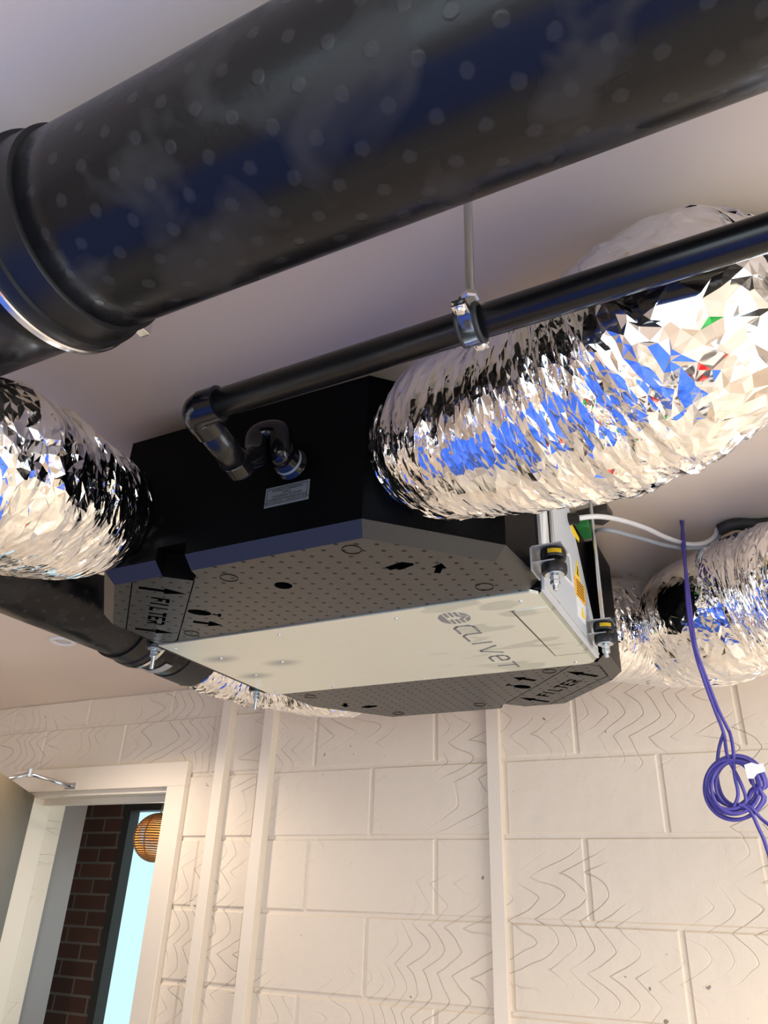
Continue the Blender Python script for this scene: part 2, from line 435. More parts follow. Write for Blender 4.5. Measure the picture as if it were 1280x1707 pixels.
# overhead closer
cl = thing('door_closer', at(1, 115, 1310, WALLY - .03), 'silver folded overhead closer arm joining the open door to its frame', 'door closer')
p_f = at(1, 118, 1310, WALLY - .03); p_e = at(1, 50, 1289, WALLY - .22); p_l = at(1, 5, 1300, WALLY - .32)
obj('arm', tube([p_f, p_e + Vector((0, 0, -.002))], .007, 10), M_steel, cl)
obj('arm', tube([p_e, p_l], .006, 10), M_steel, cl)
obj('pivot', lathe_path(p_e - Vector((0, 0, .014)), (0, 0, 1), [(0, .011), (.03, .011)], 14), M_steel, cl)
obj('bracket', box(p_f + Vector((-.03, -.004, -.012)), p_f + Vector((.03, .006, .012)), bevel=.003), M_steel, cl)
# beyond the doorway
M_grey = paint('grey_plaster', base=(.26, .225, .205)); M_dark = mat('dark_timber', (.045, .032, .022), .6)
slab('wall_corridor_left', (-3.05, WALLY + .11, 0), (-2.93, 2.74, CEIL), M_grey)
slab('wall_corridor_end', (-5.6, 2.62, 0), (-3.05, 2.74, CEIL), M_grey)
brick = mat('red_brick', (.2, .08, .04), .85); tb = NT(brick)
bt = tb.n('ShaderNodeTexBrick'); mpb = tb.n('ShaderNodeMapping'); mpb.inputs['Rotation'].default_value = (math.radians(90), 0, 0)
tb.l(tb.coord(), mpb.inputs[0]); tb.l(mpb.outputs[0], bt.inputs['Vector'])
bt.inputs['Scale'].default_value = 1; bt.inputs['Brick Width'].default_value = .225; bt.inputs['Row Height'].default_value = .075; bt.inputs['Mortar Size'].default_value = .006
bt.inputs['Color1'].default_value = (.16, .055, .03, 1); bt.inputs['Color2'].default_value = (.10, .035, .02, 1); bt.inputs['Mortar'].default_value = (.22, .17, .13, 1)
tb.l(bt.outputs['Color'], tb.b.inputs['Base Color']); tb.bump(bt.outputs['Fac'], -.6, .004)
YB = 3.3
wl, wt = at(1, 216, 1390, YB).x, at(1, 232, 1352, YB).z
slab('wall_corridor_brick', (-4.1, YB, 0), (wl - .045, YB + .06, CEIL), brick)
bm = bmesh.new(); add_box(bm, (wl - .045, YB - .02, 0), (wl, YB + .05, CEIL)); add_box(bm, (wl, YB - .02, wt), (-1.2, YB + .05, CEIL))
add_box(bm, (wl, YB - .02, .9), (-1.2, YB + .05, 1.0)); add_box(bm, (-1.9, YB - .02, .9), (-1.84, YB + .05, wt)); struct(obj('window_1', bm, M_dark))
slab('wall_corridor_low', (wl, YB, 0), (-1.2, YB + .05, .9), M_grey)
slab('wall_corridor_right', (-1.3, WALLY + .2, 0), (-1.2, YB, CEIL), M_grey)
slab('ceiling_corridor', (-5.6, WALLY + .25, CEIL), (-1.2, YB + .3, CEIL + .1), M_dark)
# woven pendant lamp seen through the doorway
pc = at(1, 262, 1396, 3.0)
pl = thing('pendant_lamp', pc, 'round woven wicker pendant lamp glowing beyond the open doorway', 'lamp')
wick = mat('wicker', (.42, .2, .06), .6); tw = NT(wick); tw.b.inputs['Transmission Weight'].default_value = 0
bm = bmesh.new()
for i in range(27):
    a = -1.4 + 2.8 * i / 26; z = .105 * math.sin(a); rr = .108 * math.cos(a)
    if i % 1 == 0: tube([pc + Vector((rr * math.cos(t), rr * math.sin(t), z)) for t in np.linspace(0, 2 * math.pi, 28)], .0042, 6, caps=False, bm=bm)
for t in np.linspace(0, 2 * math.pi, 10)[:-1]:
    tube([pc + Vector((.108 * math.cos(a) * math.cos(t), .108 * math.cos(a) * math.sin(t), .105 * math.sin(a))) for a in np.linspace(-1.4, 1.4, 14)], .003, 5, bm=bm)
obj('lamp_shade', bm, wick, pl, True)
glow = mat('bulb_glass', (1, .8, .5), .3); glow.node_tree.nodes['Principled BSDF'].inputs['Emission Color'].default_value = (1, .72, .35, 1)
glow.node_tree.nodes['Principled BSDF'].inputs['Emission Strength'].default_value = 25
bm = bmesh.new(); bmesh.ops.create_uvsphere(bm, u_segments=16, v_segments=10, radius=.022); bmesh.ops.translate(bm, verts=bm.verts[:], vec=pc + Vector((.04, 0, 0)))
obj('bulb', bm, glow, pl, True)
obj('cord', tube([pc + Vector((0, 0, .1)), Vector((pc.x, pc.y, CEIL))], .004, 8), M_rubber, pl)
pt = bpy.data.lights.new('pendant_glow', 'POINT'); pt.energy = 1.5; pt.color = (1, .7, .35); pt.shadow_soft_size = .03
po = bpy.data.objects.new('pendant_glow', pt); COL.objects.link(po); po.location = pc
area('corridor_daylight', (-2.3, 3.25, 1.5), (math.radians(-90), 0, 0), .9, .9, 3, (.8, .93, 1))

# recessed downlights: the first is in view, the rest are added
for i, (x, y) in enumerate(DOWNLIGHTS):
    lab = ['white round downlight in the ceiling above the lower black duct', 'added white downlight behind the camera', 'added white downlight right of the silver duct', 'added white downlight near the right rear corner', 'added white downlight near the left rear corner', 'added white downlight near the hinge side of the open door'][i]
    t = thing('downlight', (x, y, CEIL), lab, 'ceiling light', 'recessed downlights')
    obj('trim_ring', lathe_path((x, y, CEIL), (0, 0, -1), [(0, .045), (.004, .045), (.008, .038), (.006, .030), (.001, .028)], 28), M_white, t, True)
    obj('lens', lathe_path((x, y, CEIL), (0, 0, -1), [(.0015, .027), (.004, .024)], 24), mat('frosted_lens', (.55, .52, .48), .5), t)

# unseen things added behind the camera to colour the foil's reflections
blue = mat('added_blue_sheeting', (.02, .12, .72), .5)
sh = thing('added_table', (-.75, -.35, 0), 'added table draped in a blue dust sheet below the camera', 'table')
bm = bmesh.new(); rows = []; TX0, TX1, TY0, TY1, TZ = -2.9, .2, -.95, .42, .92
for z, g, wv in ((.03, .09, 1), (.3, .06, .8), (.6, .03, .5), (.86, .006, .12), (TZ - .02, .0, 0), (TZ, -.02, 0), (TZ + .004, -.2, 0), (TZ + .002, -.5, 0)):
    row = []
    for k in range(120):
        a = 2 * math.pi * k / 120; c_, s_ = math.cos(a), math.sin(a); q = max(abs(c_), abs(s_))
        r_ = g + .035 * wv * math.sin(k * .9 + 2 * math.sin(k * .13))
        hx, hy = max((TX1 - TX0) / 2 + r_, .02), max((TY1 - TY0) / 2 + r_, .02)
        row.append(bm.verts.new(((TX0 + TX1) / 2 + c_ / q * hx, (TY0 + TY1) / 2 + s_ / q * hy, z + random.uniform(-.002, .002))))
    rows.append(row)
for r0_, r1_ in zip(rows[:-1], rows[1:]):
    for k in range(120): bm.faces.new((r0_[k], r0_[(k + 1) % 120], r1_[(k + 1) % 120], r1_[k]))
bm.faces.new(rows[-1])
obj('added_sheet', bm, blue, sh, True)
for x in (TX0 + .05, TX1 - .05):
    for y in (TY0 + .05, TY1 - .05): obj('leg', box((x - .025, y - .025, 0), (x + .025, y + .025, TZ - .03)), M_darkgrey, sh)
def crate(name, x, y, z, s, m, label, cat):
    t = thing(name, (x, y, z), label, cat)
    bm = bmesh.new(); h = s * .55
    for a, b in (((-s, -s * .7, 0), (s, s * .7, .02)), ((-s, -s * .7, 0), (-s + .02, s * .7, h)), ((s - .02, -s * .7, 0), (s, s * .7, h)), ((-s, -s * .7, 0), (s, -s * .7 + .02, h)), ((-s, s * .7 - .02, 0), (s, s * .7, h))):
        add_box(bm, [a[i] + (x, y, z)[i] for i in range(3)], [b[i] + (x, y, z)[i] for i in range(3)])
    obj('body', bm, m, t); obj('rim', box((x - s - .01, y - s * .7 - .01, z + h), (x + s + .01, y - s * .7 + .02, z + h + .03)), m, t)
crate('added_crate', 1.42, -.2, .75, .22, mat('added_green_plastic', (.03, .35, .08), .4), 'added green crate on the workbench', 'crate')
crate('toolbox', .85, -.1, .75, .2, mat('added_red_plastic', (.6, .03, .03), .4), 'added red toolbox on the workbench', 'toolbox')
wb = thing('workbench', (1.1, -.2, 0), 'added dark workbench below the silver duct', 'workbench')
obj('added_worktop', box((.58, -.5, .70), (1.7, .1, .745), bevel=.004), M_darkgrey, wb)
for x in (.63, 1.65):
    for y in (-.45, .05): obj('leg', box((x - .03, y - .03, 0), (x + .03, y + .03, .70)), M_darkgrey, wb)

# ------------------------------------------------------------------ the ventilation unit
unit = thing('ventilation_unit', (-.68, 1.3, EYE + U), 'black foam ventilation unit with a silver steel panel hung under the ceiling', 'ventilation unit')
Lo = [(-2.335, 2.395), (-2.335, 2.12), (-2.016, 1.80), (-1.01, 1.80), (-.697, 2.115), (-.674, 2.395)]
Up = [(-2.378, 2.395), (-2.378, 2.102), (-2.034, 1.757), (-.992, 1.757), (-.654, 2.097), (-.631, 2.395)]
ZB, ZC, ZT = EYE + U, EYE + 1.043 * U, EYE + 1.582 * U
def near(p): return (p[0] * U, p[1] * U)
def far(p): return ((-2.97 - p[0]) * U, (3.287 + (2.395 - p[1]) * 1.13) * U)
def shell(name, mp):
    lo = [mp(p) for p in Lo]; mid = [mp(p) for p in Up]
    bm = bmesh.new(); a = [bm.verts.new((*p, ZB)) for p in lo]; b = [bm.verts.new((*p, ZC)) for p in mid]
    c = [bm.verts.new((*p, ZT)) for p in mid]; n = len(a)
    for s, t in ((a, b), (b, c)):
        for i in range(n): bm.faces.new((s[i], s[(i + 1) % n], t[(i + 1) % n], t[i]))
    bm.faces.new(a[::-1]); bm.faces.new(c)
    o = obj(name, bm, [M_epp, M_epp_shaded], unit)
    for p in o.data.polygons:
        if p.center.z > ZC + .01: p.material_index = 1  # upper walls: shade painted by the darker copy of the foam
    return o
def darken_recesses(o):  # cut faces take the darker foam copy, painting in the recess shade
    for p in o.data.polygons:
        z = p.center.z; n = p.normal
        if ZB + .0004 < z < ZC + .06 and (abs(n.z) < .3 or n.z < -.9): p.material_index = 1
lid_poly = [(-1.935, 1.803), (-1.795, 1.803), (-1.716, 1.874), (-2.216, 2.378), (-2.245, 2.392), (-2.275, 2.385), (-2.33, 2.33), (-2.33, 2.19)]
def tx(mp, near_side): return (1, 1) if near_side else (-1, -1)
def cut_text(mp, near_side):
    """recessed arrows, icons and FILTER as one cutter"""
    bm = bmesh.new(); sg = 1 if near_side else -1
    t = Vector((-1, 1, 0)).normalized() * sg; u = Vector((1, 1, 0)).normalized() * sg
    dd = .012
    def arrow(p, q, w):
        p = Vector((*mp(p), 0)); q = Vector((*mp(q), 0)); d = (q - p).normalized(); s = Vector((-d.y, d.x, 0)); L = (q - p).length
        pts = [p - s * w * .42, p + d * L * .52 - s * w * .42, p + d * L * .52 - s * w, q, p + d * L * .52 + s * w, p + d * L * .52 + s * w * .42, p + s * w * .42]
        prism([(v.x, v.y) for v in pts], ZB - .01, None, ZB + dd, bm=bm)
    arrow((-1.948, 1.850), (-1.825, 1.968), .0135); arrow((-2.285, 2.194), (-2.17, 2.304), .0135)
    arrow((-1.998, 2.215), (-1.912, 2.295), .015)
    # fan icon: an oval with a small handle
    c = Vector((*mp((-1.905, 2.14)), 0))
    ov = [c + u * (.021 * math.cos(a)) + t * (.014 * math.sin(a)) for a in np.linspace(0, 2 * math.pi, 17)[:-1]]
    prism([(v.x, v.y) for v in ov], ZB - .01, None, ZB + dd, bm=bm)
    c = c + u * .029
    prism([(v.x, v.y) for v in (c - u * .006 - t * .003, c + u * .003 - t * .003, c + u * .003 - t * .008, c + u * .009 - t * .008, c + u * .009 + t * .008, c + u * .003 + t * .008, c + u * .003 + t * .003, c - u * .006 + t * .003)], ZB - .01, None, ZB + dd, bm=bm)
    # second pair of marks by the other end
    arrow((-1.07, 2.03), (-.995, 1.965), .008) if False else None
    arrow((-.905, 2.13), (-.86, 2.06), .012)
    c = Vector((*mp((-1.0, 2.03)), 0)); 
    prism([(v.x, v.y) for v in (c + Vector((-.02, -.004, 0)) * sg, c + Vector((.012, -.012, 0)) * sg, c + Vector((.026, .0, 0)) * sg, c + Vector((.022, .006, 0)) * sg, c + Vector((-.004, .014, 0)) * sg, c + Vector((-.008, .008, 0)) * sg, c + Vector((-.018, .009, 0)) * sg)], ZB - .01, None, ZB + dd, bm=bm)
    return bm
def letters(mp, near_side):
    sg = 1 if near_side else -1
    t = Vector((-1, 1, 0)).normalized() * sg; u = Vector((1, 1, 0)).normalized() * sg
    o = Vector((*mp((-1.968, 1.938)), 0)); ch = .031; cw = .0205; ad = .0245 if near_side else .0262
    st = .22; gl = {
        'F': [[(0, 0), (.36, 0), (.36, .38), (.85, .38), (.85, .62), (.36, .62), (.36, .78), (1, .8), (1, 1), (0, 1)]],
        'I': [[(.3, 0), (.62, 0), (.62, 1), (.3, 1)]],
        'L': [[(0, 0), (.95, 0), (.95, .2), (.3, .2), (.3, 1), (0, 1)]],
        'T': [[(.36, 0), (.66, 0), (.66, .8), (1.05, .8), (1.05, 1), (-.03, 1), (-.03, .8), (.36, .8)]],
        'E': [[(0, 0), (1, 0), (1, .2), (.3, .2), (.3, .41), (.85, .41), (.85, .6), (.3, .6), (.3, .8), (1, .8), (1, 1), (0, 1)]],
        'R': [[(0, 0), (.3, 0), (.3, .36), (.42, .36), (.72, 0), (1.05, 0), (.72, .4), (.95, .5), (1, .66), (.95, .9), (.75, 1), (0, 1), (0, .82), (.62, .82), (.7, .68), (.62, .54), (0, .54)]]}
    bm = bmesh.new()
    for i, c in enumerate('FILTER'):
        k = i * ad - (.003 if i == 1 else 0)
        for poly in gl[c]:
            P = [o + t * (k + a * cw) + u * (b_ * ch) for a, b_ in poly]
            prism([(p.x, p.y) for p in P], ZB - .01, None, ZB + .012, bm=bm)
    return bm
def groove_bm(mp, w=.0022):
    bm = bmesh.new(); P = [Vector((*mp(p), 0)) for p in lid_poly]; P = P[:1] + P[1:]
    n = len(P)
    for i in range(n):
        a, b = P[i], P[(i + 1) % n]
        if i == 0: continue
        d = (b - a).normalized(); s = Vector((-d.y, d.x, 0)) * w / 2; a = a - d * w * .4; b = b + d * w * .4
        prism([((a - s).x, (a - s).y), ((b - s).x, (b - s).y), ((b + s).x, (b + s).y), ((a + s).x, (a + s).y)], ZB - .01, None, ZB + .006, bm=bm)
    return bm
for nm, mp, ns in (('intake_shell', near, True), ('exhaust_shell', far, False)):
    o = shell('foam_shell', mp)
    notch = [mp(p) for p in ((-1.80, 1.70), (-1.672, 1.70), (-1.668, 1.80), (-1.68, 1.842), (-1.716, 1.874), (-1.795, 1.803))]
    bm = prism(notch, ZB - .02, None, EYE + 1.09 * U); boolean(o, bm)
    boolean(o, cut_text(mp, ns)); boolean(o, groove_bm(mp))
    try: boolean(o, letters(mp, ns))
    except Exception as ex: print('letters', ex)
    hc = mp((-1.447, 2.03)) if ns else mp((-1.40, 2.0))
    if ns: boolean(o, lathe_path((hc[0], hc[1], ZB - .01), (0, 0, 1), [(0, .0145), (.03, .0145)], 32))
    darken_recesses(o)
    # moulded circles
    for (x, y) in ((-1.585, 1.90), (-1.08, 1.86), (-2.18, 2.31) if False else (-2.1, 2.33), (-.80, 2.30)):
        p = mp((x, y)); bm = bmesh.new()
        ring = [Vector((p[0] + .014 * math.cos(a), p[1] + .014 * math.sin(a), ZB - .0002)) for a in np.linspace(0, 2 * math.pi, 33)]
        obj('moulded_ring', tube(ring, .0007, 6, caps=False), M_epp_shaded, unit)
# middle body between the shells
obj('core', box((-2.39 * U, 2.395 * U, ZB + .004), (-.63 * U, 3.287 * U, ZT - .01)), M_epp_shaded, unit)
zp = ZB - .0025
pan = [(-2.340, 2.40), (-.668, 2.39), (-.645, 2.415), (-.645, 3.265), (-.672, 3.287), (-2.340, 3.285)]
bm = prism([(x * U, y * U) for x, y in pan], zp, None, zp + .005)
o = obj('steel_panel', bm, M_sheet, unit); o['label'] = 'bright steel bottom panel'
# upturned right edge of the panel
q = [(-.645, 2.42), (-.645, 3.262)]
bm = bmesh.new()
a = [bm.verts.new((x * U, y * U, zp)) for x, y in q]; b = [bm.verts.new(((x + .028) * U, y * U, zp + .014)) for x, y in q]
c = [bm.verts.new(((x + .028) * U, y * U, zp + .03)) for x, y in q]
bmesh.ops.delete(bm, geom=c, context='VERTS'); bm.faces.new((a[0], a[1], b[1], b[0])); bmesh.ops.solidify(bm, geom=bm.faces[:], thickness=.0012)
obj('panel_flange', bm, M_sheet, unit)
# access slot outline
bm = bmesh.new()
def bar(bm, p, q, w, z0, z1):
    p, q = Vector((*p, 0)), Vector((*q, 0)); d = (q - p).normalized(); s = Vector((-d.y, d.x, 0)) * w / 2
    prism([((p - s).x, (p - s).y), ((q - s).x, (q - s).y), ((q + s).x, (q + s).y), ((p + s).x, (p + s).y)], z0, None, z1, bm=bm)
s1, s2, s3 = (-.782 * U, 2.545 * U), (-.777 * U, 3.125 * U), (-.648 * U, 3.125 * U)
bar(bm, s1, s2, .0022, zp - .0004, zp + .001); bar(bm, s2, s3, .0016, zp - .0004, zp + .001)
bar(bm, (s1[0] - .004, s1[1]), (s1[0] + .006, s1[1]), .0015, zp - .0004, zp + .001)
obj('slot', bm, M_ink, unit)
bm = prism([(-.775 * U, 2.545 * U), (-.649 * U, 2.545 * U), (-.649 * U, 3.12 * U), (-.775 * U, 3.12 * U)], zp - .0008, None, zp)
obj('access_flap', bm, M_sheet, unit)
for (x, y) in ((-1.216, 2.462), (-.723, 2.459), (-.721, 3.245), (-2.294, 2.46), (-1.75, 2.462), (-2.28, 3.23), (-1.45, 3.25), (-1.95, 3.25)):
    obj('screw', lathe_path((x * U, y * U, zp), (0, 0, -1), [(0, .0032), (.0012, .0032), (.002, .002)], 10), M_zinc, unit, True)
# three rivets; the dimple reflections round them are painted in the panel colour
for px_, py_ in ((368, 1097), (470, 1103), (426, 1125)):
    p = at(2, px_, py_, zp - EYE); obj('rivet', lathe_path(p, (0, 0, -1), [(0, .005), (.0015, .0045), (.003, .002)], 12), M_zinc, unit, True)
# logo: badge, then CLIVET drawn as strokes
lc = Vector((-1.006 * U, 2.537 * U, zp - .0005)); LR = .0285
bm = bmesh.new()
def flat(bm, pts, z=zp - .0006, h=.0005):
    prism([(p[0], p[1]) for p in pts], z, None, z + h, bm=bm)
def L2(a, b): return (lc.x + b * LR, lc.y + a * LR)     # a along the reading direction (+y), b up (+x)
def clipdisc(a0, a1, b0, b1, n=14):
    """rectangle a0..a1 x b0..b1 clipped by the unit disc, as a polygon strip"""
    bs = np.linspace(b0, b1, n); L = []; Rr = []
    for b in bs:
        if abs(b) >= 1: continue
        w = math.sqrt(1 - b * b); l, r = max(a0, -w), min(a1, w)
        if r > l: L.append((l, b)); Rr.append((r, b))
    return [L2(*p) for p in L + Rr[::-1]]
for args in ((-1, 1, -1, -.52),): flat(bm, clipdisc(*args))
for a0, a1 in ((-.95, -.25), (.25, .95)):
    for b0, b1 in ((-.40, -.22), (-.08, .10)): flat(bm, clipdisc(a0, a1, b0, b1))
for s in (-1, 1):
    flat(bm, [L2(s * .9, .22), L2(s * .22, .22), L2(0, .62) if True else 0, L2(0, .42 + .38), L2(s * .30, .42), L2(s * .88, .42)][:6])
for s in (-1, 1):
    flat(bm, [L2(s * .82, .55), L2(s * .38, .55), L2(0, 1.0), L2(s * .5, .86)])
obj('logo_badge', bm, M_logo, unit)
def stroke(bm, pts, w, z):
    for p, q in zip(pts[:-1], pts[1:]): bar(bm, p, q, w, z, z + .0005)
    for p in pts: prism([(p[0] + w / 2 * math.cos(a), p[1] + w / 2 * math.sin(a)) for a in np.linspace(0, 2 * math.pi, 9)[:-1]], z, None, z + .0005, bm=bm)
bx, by = -1.05 * U, 2.632 * U; hh = .036; aw = .036; ad = .0455
def G(i, a, b): return (bx + b * hh, by + i * ad + a * aw)
bm = bmesh.new(); sw = .0050
glyphs = [
    [[(1, 1), (.2, 1), (0, .8), (0, .2), (.2, 0), (1, 0)]],
    [[(0, 1), (0, .2), (.2, 0), (1, 0)]],
    [[(.25, 1), (.25, 0)]],
    [[(-.35, 1), (.2, 0), (.35, 0), (.85, 1)]],
    [[(.1, .5), (.95, .5), (.95, .8), (.75, 1), (.3, 1), (.1, .8), (.1, .2), (.3, 0), (.95, 0)]],
    [[(.15, 1), (1.15, 1)], [(.65, 1), (.65, 0)]]]
for i, g in enumerate(glyphs):
    for s in g: stroke(bm, [G(i, *p) for p in s], sw, zp - .0006)
obj('logo_lettering', bm, M_logo, unit)
# drain sticker on the side
sy = 1.757 * U - .0008
lp = [at(1, *p, sy) for p in ((444, 818), (517, 797), (516, 829), (441, 849))]
xa, xb = -.6185, -.5413; za, zb = EYE + .5242, EYE + .5575
lb = obj('drain_sticker', box((xa, sy - .0006, za), (xb, sy + .0006, zb)), M_label, unit); lb['label'] = 'small grey sticker of printed capitals'
bm = bmesh.new()
for a, b in (((xa + .003, za + .003), (xb - .003, za + .0036)), ((xa + .003, zb - .0036), (xb - .003, zb - .003)), ((xa + .003, za + .003), (xa + .0036, zb - .003)), ((xb - .0036, za + .003), (xb - .003, zb - .003))):
    add_box(bm, (a[0], sy - .001, a[1]), (b[0], sy - .0006, b[1]))
obj('sticker_border', bm, M_ink, lb)
for s, z in (('SCARICO CONDENSA', .0245), ('O.M.C.', .0195), ('CONDENSATE DRAIN', .0142), ('KONDENSATWASSERABLAUF', .0092), ('EVACUATION CONDENSATION', .0045)):
    obj('sticker_line', text_bm(s, .0054, (((xa + xb) / 2), sy - .0009, za + z), (1, 0, 0), (0, 0, 1), .0001, 'CENTER'), M_ink, lb)
# right end: steel plate with stickers
xe = -.282
y0, y1 = 2.41 * U, 3.10 * U
plate = [(y0, ZB + .002), (3.25 * U, ZB + .002), (3.25 * U, ZB + .05), (3.11 * U, ZB + .14), (2.94 * U, EYE + .70), (2.90 * U, EYE + .73), (y0, EYE + .73)]
bm = bmesh.new(); a = [bm.verts.new((xe, *p)) for p in plate]; b = [bm.verts.new((xe - .006, *p)) for p in plate]
bm.faces.new(a); bm.faces.new(b[::-1])
for i in range(len(a)): bm.faces.new((a[i], b[i], b[(i + 1) % len(a)], a[(i + 1) % len(a)]))
ep = obj('end_plate', bm, M_galv, unit)
def sticker(name, pts, m, x=xe + .0012, par=ep):
    V = []
    for p in pts:
        V.append(at(0, 880 + p[0] / 5.69, 820 + p[1] / 5.69, x))
    bm = bmesh.new(); a = [bm.verts.new(v) for v in V]; b = [bm.verts.new(v - Vector((.0012, 0, 0))) for v in V]
    bm.faces.new(a); bm.faces.new(b[::-1])
    for i in range(len(a)): bm.faces.new((a[i], b[i], b[(i + 1) % len(a)], a[(i + 1) % len(a)]))
    return obj(name, bm, m, par)
sticker('warning_triangle', [(465, 645), (500, 850), (450, 780)], M_yellow)
sticker('orange_notice', [(442, 790), (538, 905), (548, 1085), (457, 965)], M_orange)
sticker('white_notice', [(465, 985), (548, 1095), (556, 1265), (482, 1175)], M_white)
sticker('yellow_mark', [(515, 1095), (543, 1210), (512, 1180)], M_yellow, xe + .0022)
sticker('yellow_strip', [(405, 318), (425, 320), (487, 440), (485, 475), (430, 400)], M_yellow)
sticker('rating_label', [(140, 165), (170, 165), (175, 520), (145, 560)], M_white)
sticker('rating_label', [(290, 480), (400, 600), (435, 900), (330, 780)], M_white)
sticker('bolt_mark', [(468, 700), (480, 760), (473, 765), (484, 800), (466, 770), (472, 755)], M_ink, xe + .0022)
for k in range(9):
    sticker('label_line', [(300 + k * 11, 500 + k * 14), (303 + k * 11, 503 + k * 14), (337 + k * 10, 770 + k * 11), (334 + k * 10, 767 + k * 11)], M_greyc, xe + .0022)
for k in range(6):
    y = 815 + k * 26
    sticker('notice_line', [(462 + k * 1.6, y + 12), (528 + k * 2, y + 90), (528 + k * 2, y + 95), (462 + k * 1.6, y + 17)], M_ink, xe + .0022) if k < 6 else None
# terminals at the top of the plate
obj('cable_gland', lathe_path(at(0, 880 + 385 / 5.69, 820 + 255 / 5.69, xe) - Vector((.01, 0, 0)), (1, 0.25, 0.02), [(0, .013), (.014, .013), (.014, .011), (.028, .011), (.03, .008)], 8), M_rubber, unit)
g0 = at(0, 880 + 545 / 5.69, 820 + 350 / 5.69, xe + .01)
gt = obj('terminal_block', box(g0 - Vector((.012, .03, .010)), g0 + Vector((.012, .028, .010)), bevel=.002), M_green, unit); gt['label'] = 'green plug terminal'
# brackets on the two ends
MY = (1.065, 1.425)
def bracket(x, y, sgn):
    bm = bmesh.new()
    add_box(bm, (x - sgn * .03, y - .024, ZB + .055), (x + sgn * .02, y + .024, ZB + .058))
    add_box(bm, (x - sgn * .028, y - .024, ZB - .0), (x - sgn * .026, y + .024, ZB + .057))
    obj('bracket', bm, M_brk, unit)
XR = -.253
# fitting for the drain on the near side
fp = at(1, 487, 775, 1.757 * U)
obj('drain_port', lathe_path(fp + Vector((0, .004, 0)), (0, -1, 0), [(0, .026), (.006, .026), (.006, .022), (.03, .022)], 28), M_gloss, unit, True)

# ------------------------------------------------------------------ hangers with rubber isolators
def hanger(x, y, ztop, label, drop=.0):
    t = thing('threaded_hanger', (x, y, ztop), label, 'hanger', 'threaded hangers of the unit')
    zc = EYE + .478
    prof = [(0, .004)]
    n = int((ztop - (zc - .045 - drop)) / .0016)
    bm = bmesh.new()
    pf = []
    for i in range(n): pf += [(i * .0016, .0037), (i * .0016 + .0008, .0043)]
    lathe_path((x, y, zc - .045 - drop), (0, 0, 1), pf, 10, bm=bm)
    obj('threaded_rod', bm, M_zinc, t, True)
    for z0, nm in ((zc + .004, 1), (zc - .019, 0)):
        b = obj('rubber_isolator', lathe_path((x, y, z0), (0, 0, 1), [(0, .013), (.001, .0185), (.004, .0195), (.013, .0195), (.016, .0185), (.017, .013)], 28), M_rubber, t)
        soften(b)
        if nm:
            bm = bmesh.new(); P = []
            for k in range(9):
                a = math.radians(-100 + (k * 8 if x > -.6 else 0)); P.append((a))
            lo = [bm.verts.new((x + .0198 * math.cos(a), y + .0198 * math.sin(a), z0 + .005)) for a in P]; hi = [bm.verts.new((x + .0198 * math.cos(a), y + .0198 * math.sin(a), z0 + .012)) for a in P]
            for k in range(8): bm.faces.new((lo[k], lo[k + 1], hi[k + 1], hi[k]))
            bmesh.ops.solidify(bm, geom=bm.faces[:], thickness=.0004)
            obj('yellow_tag', bm, M_yellow, b)
    obj('spacer', lathe_path((x, y, zc - .004), (0, 0, 1), [(0, .008), (.01, .008)], 14), M_rubber, t)
    obj('washer', lathe_path((x, y, zc - .0205), (0, 0, 1), [(0, .0145), (.0015, .0145)], 26), M_zinc, t)
    for z0 in (zc - .0285, zc - .0365):
        obj('nut', lathe_path((x, y, z0), (0, 0, 1), [(0, .0068), (.001, .0078), (.006, .0078), (.007, .0068)], 6), M_zinc, t)
    return t
hanger(XR, 1.048, CEIL, 'threaded rod hanger with stacked black isolators at the near right corner of the unit')
hanger(XR, 1.402, CEIL, 'threaded rod hanger with black isolators at the far right corner of the unit')
hanger(-1.10, 1.12, CEIL, 'steel bolt end below the near left corner of the unit', .016)
hanger(-1.10, 1.48, CEIL, 'steel bolt end in front of the far silver duct', .016)
for x, y, s in ((XR, 1.048, 1), (XR, 1.402, 1), (-1.10, 1.12, -1), (-1.10, 1.48, -1)):
    bm = bmesh.new()
    add_box(bm, (x - s * .03, y - .022, EYE + .4995), (x + s * .018, y + .022, EYE + .5018))
    add_box(bm, (x - s * .03, y - .022, EYE + .462), (x - s * .0275, y + .022, EYE + .5018))
    add_box(bm, (x - s * .029, y - .021, EYE + .474), (x + s * .006, y + .021, EYE + .4755))
    obj('bracket', bm, M_brk, unit)

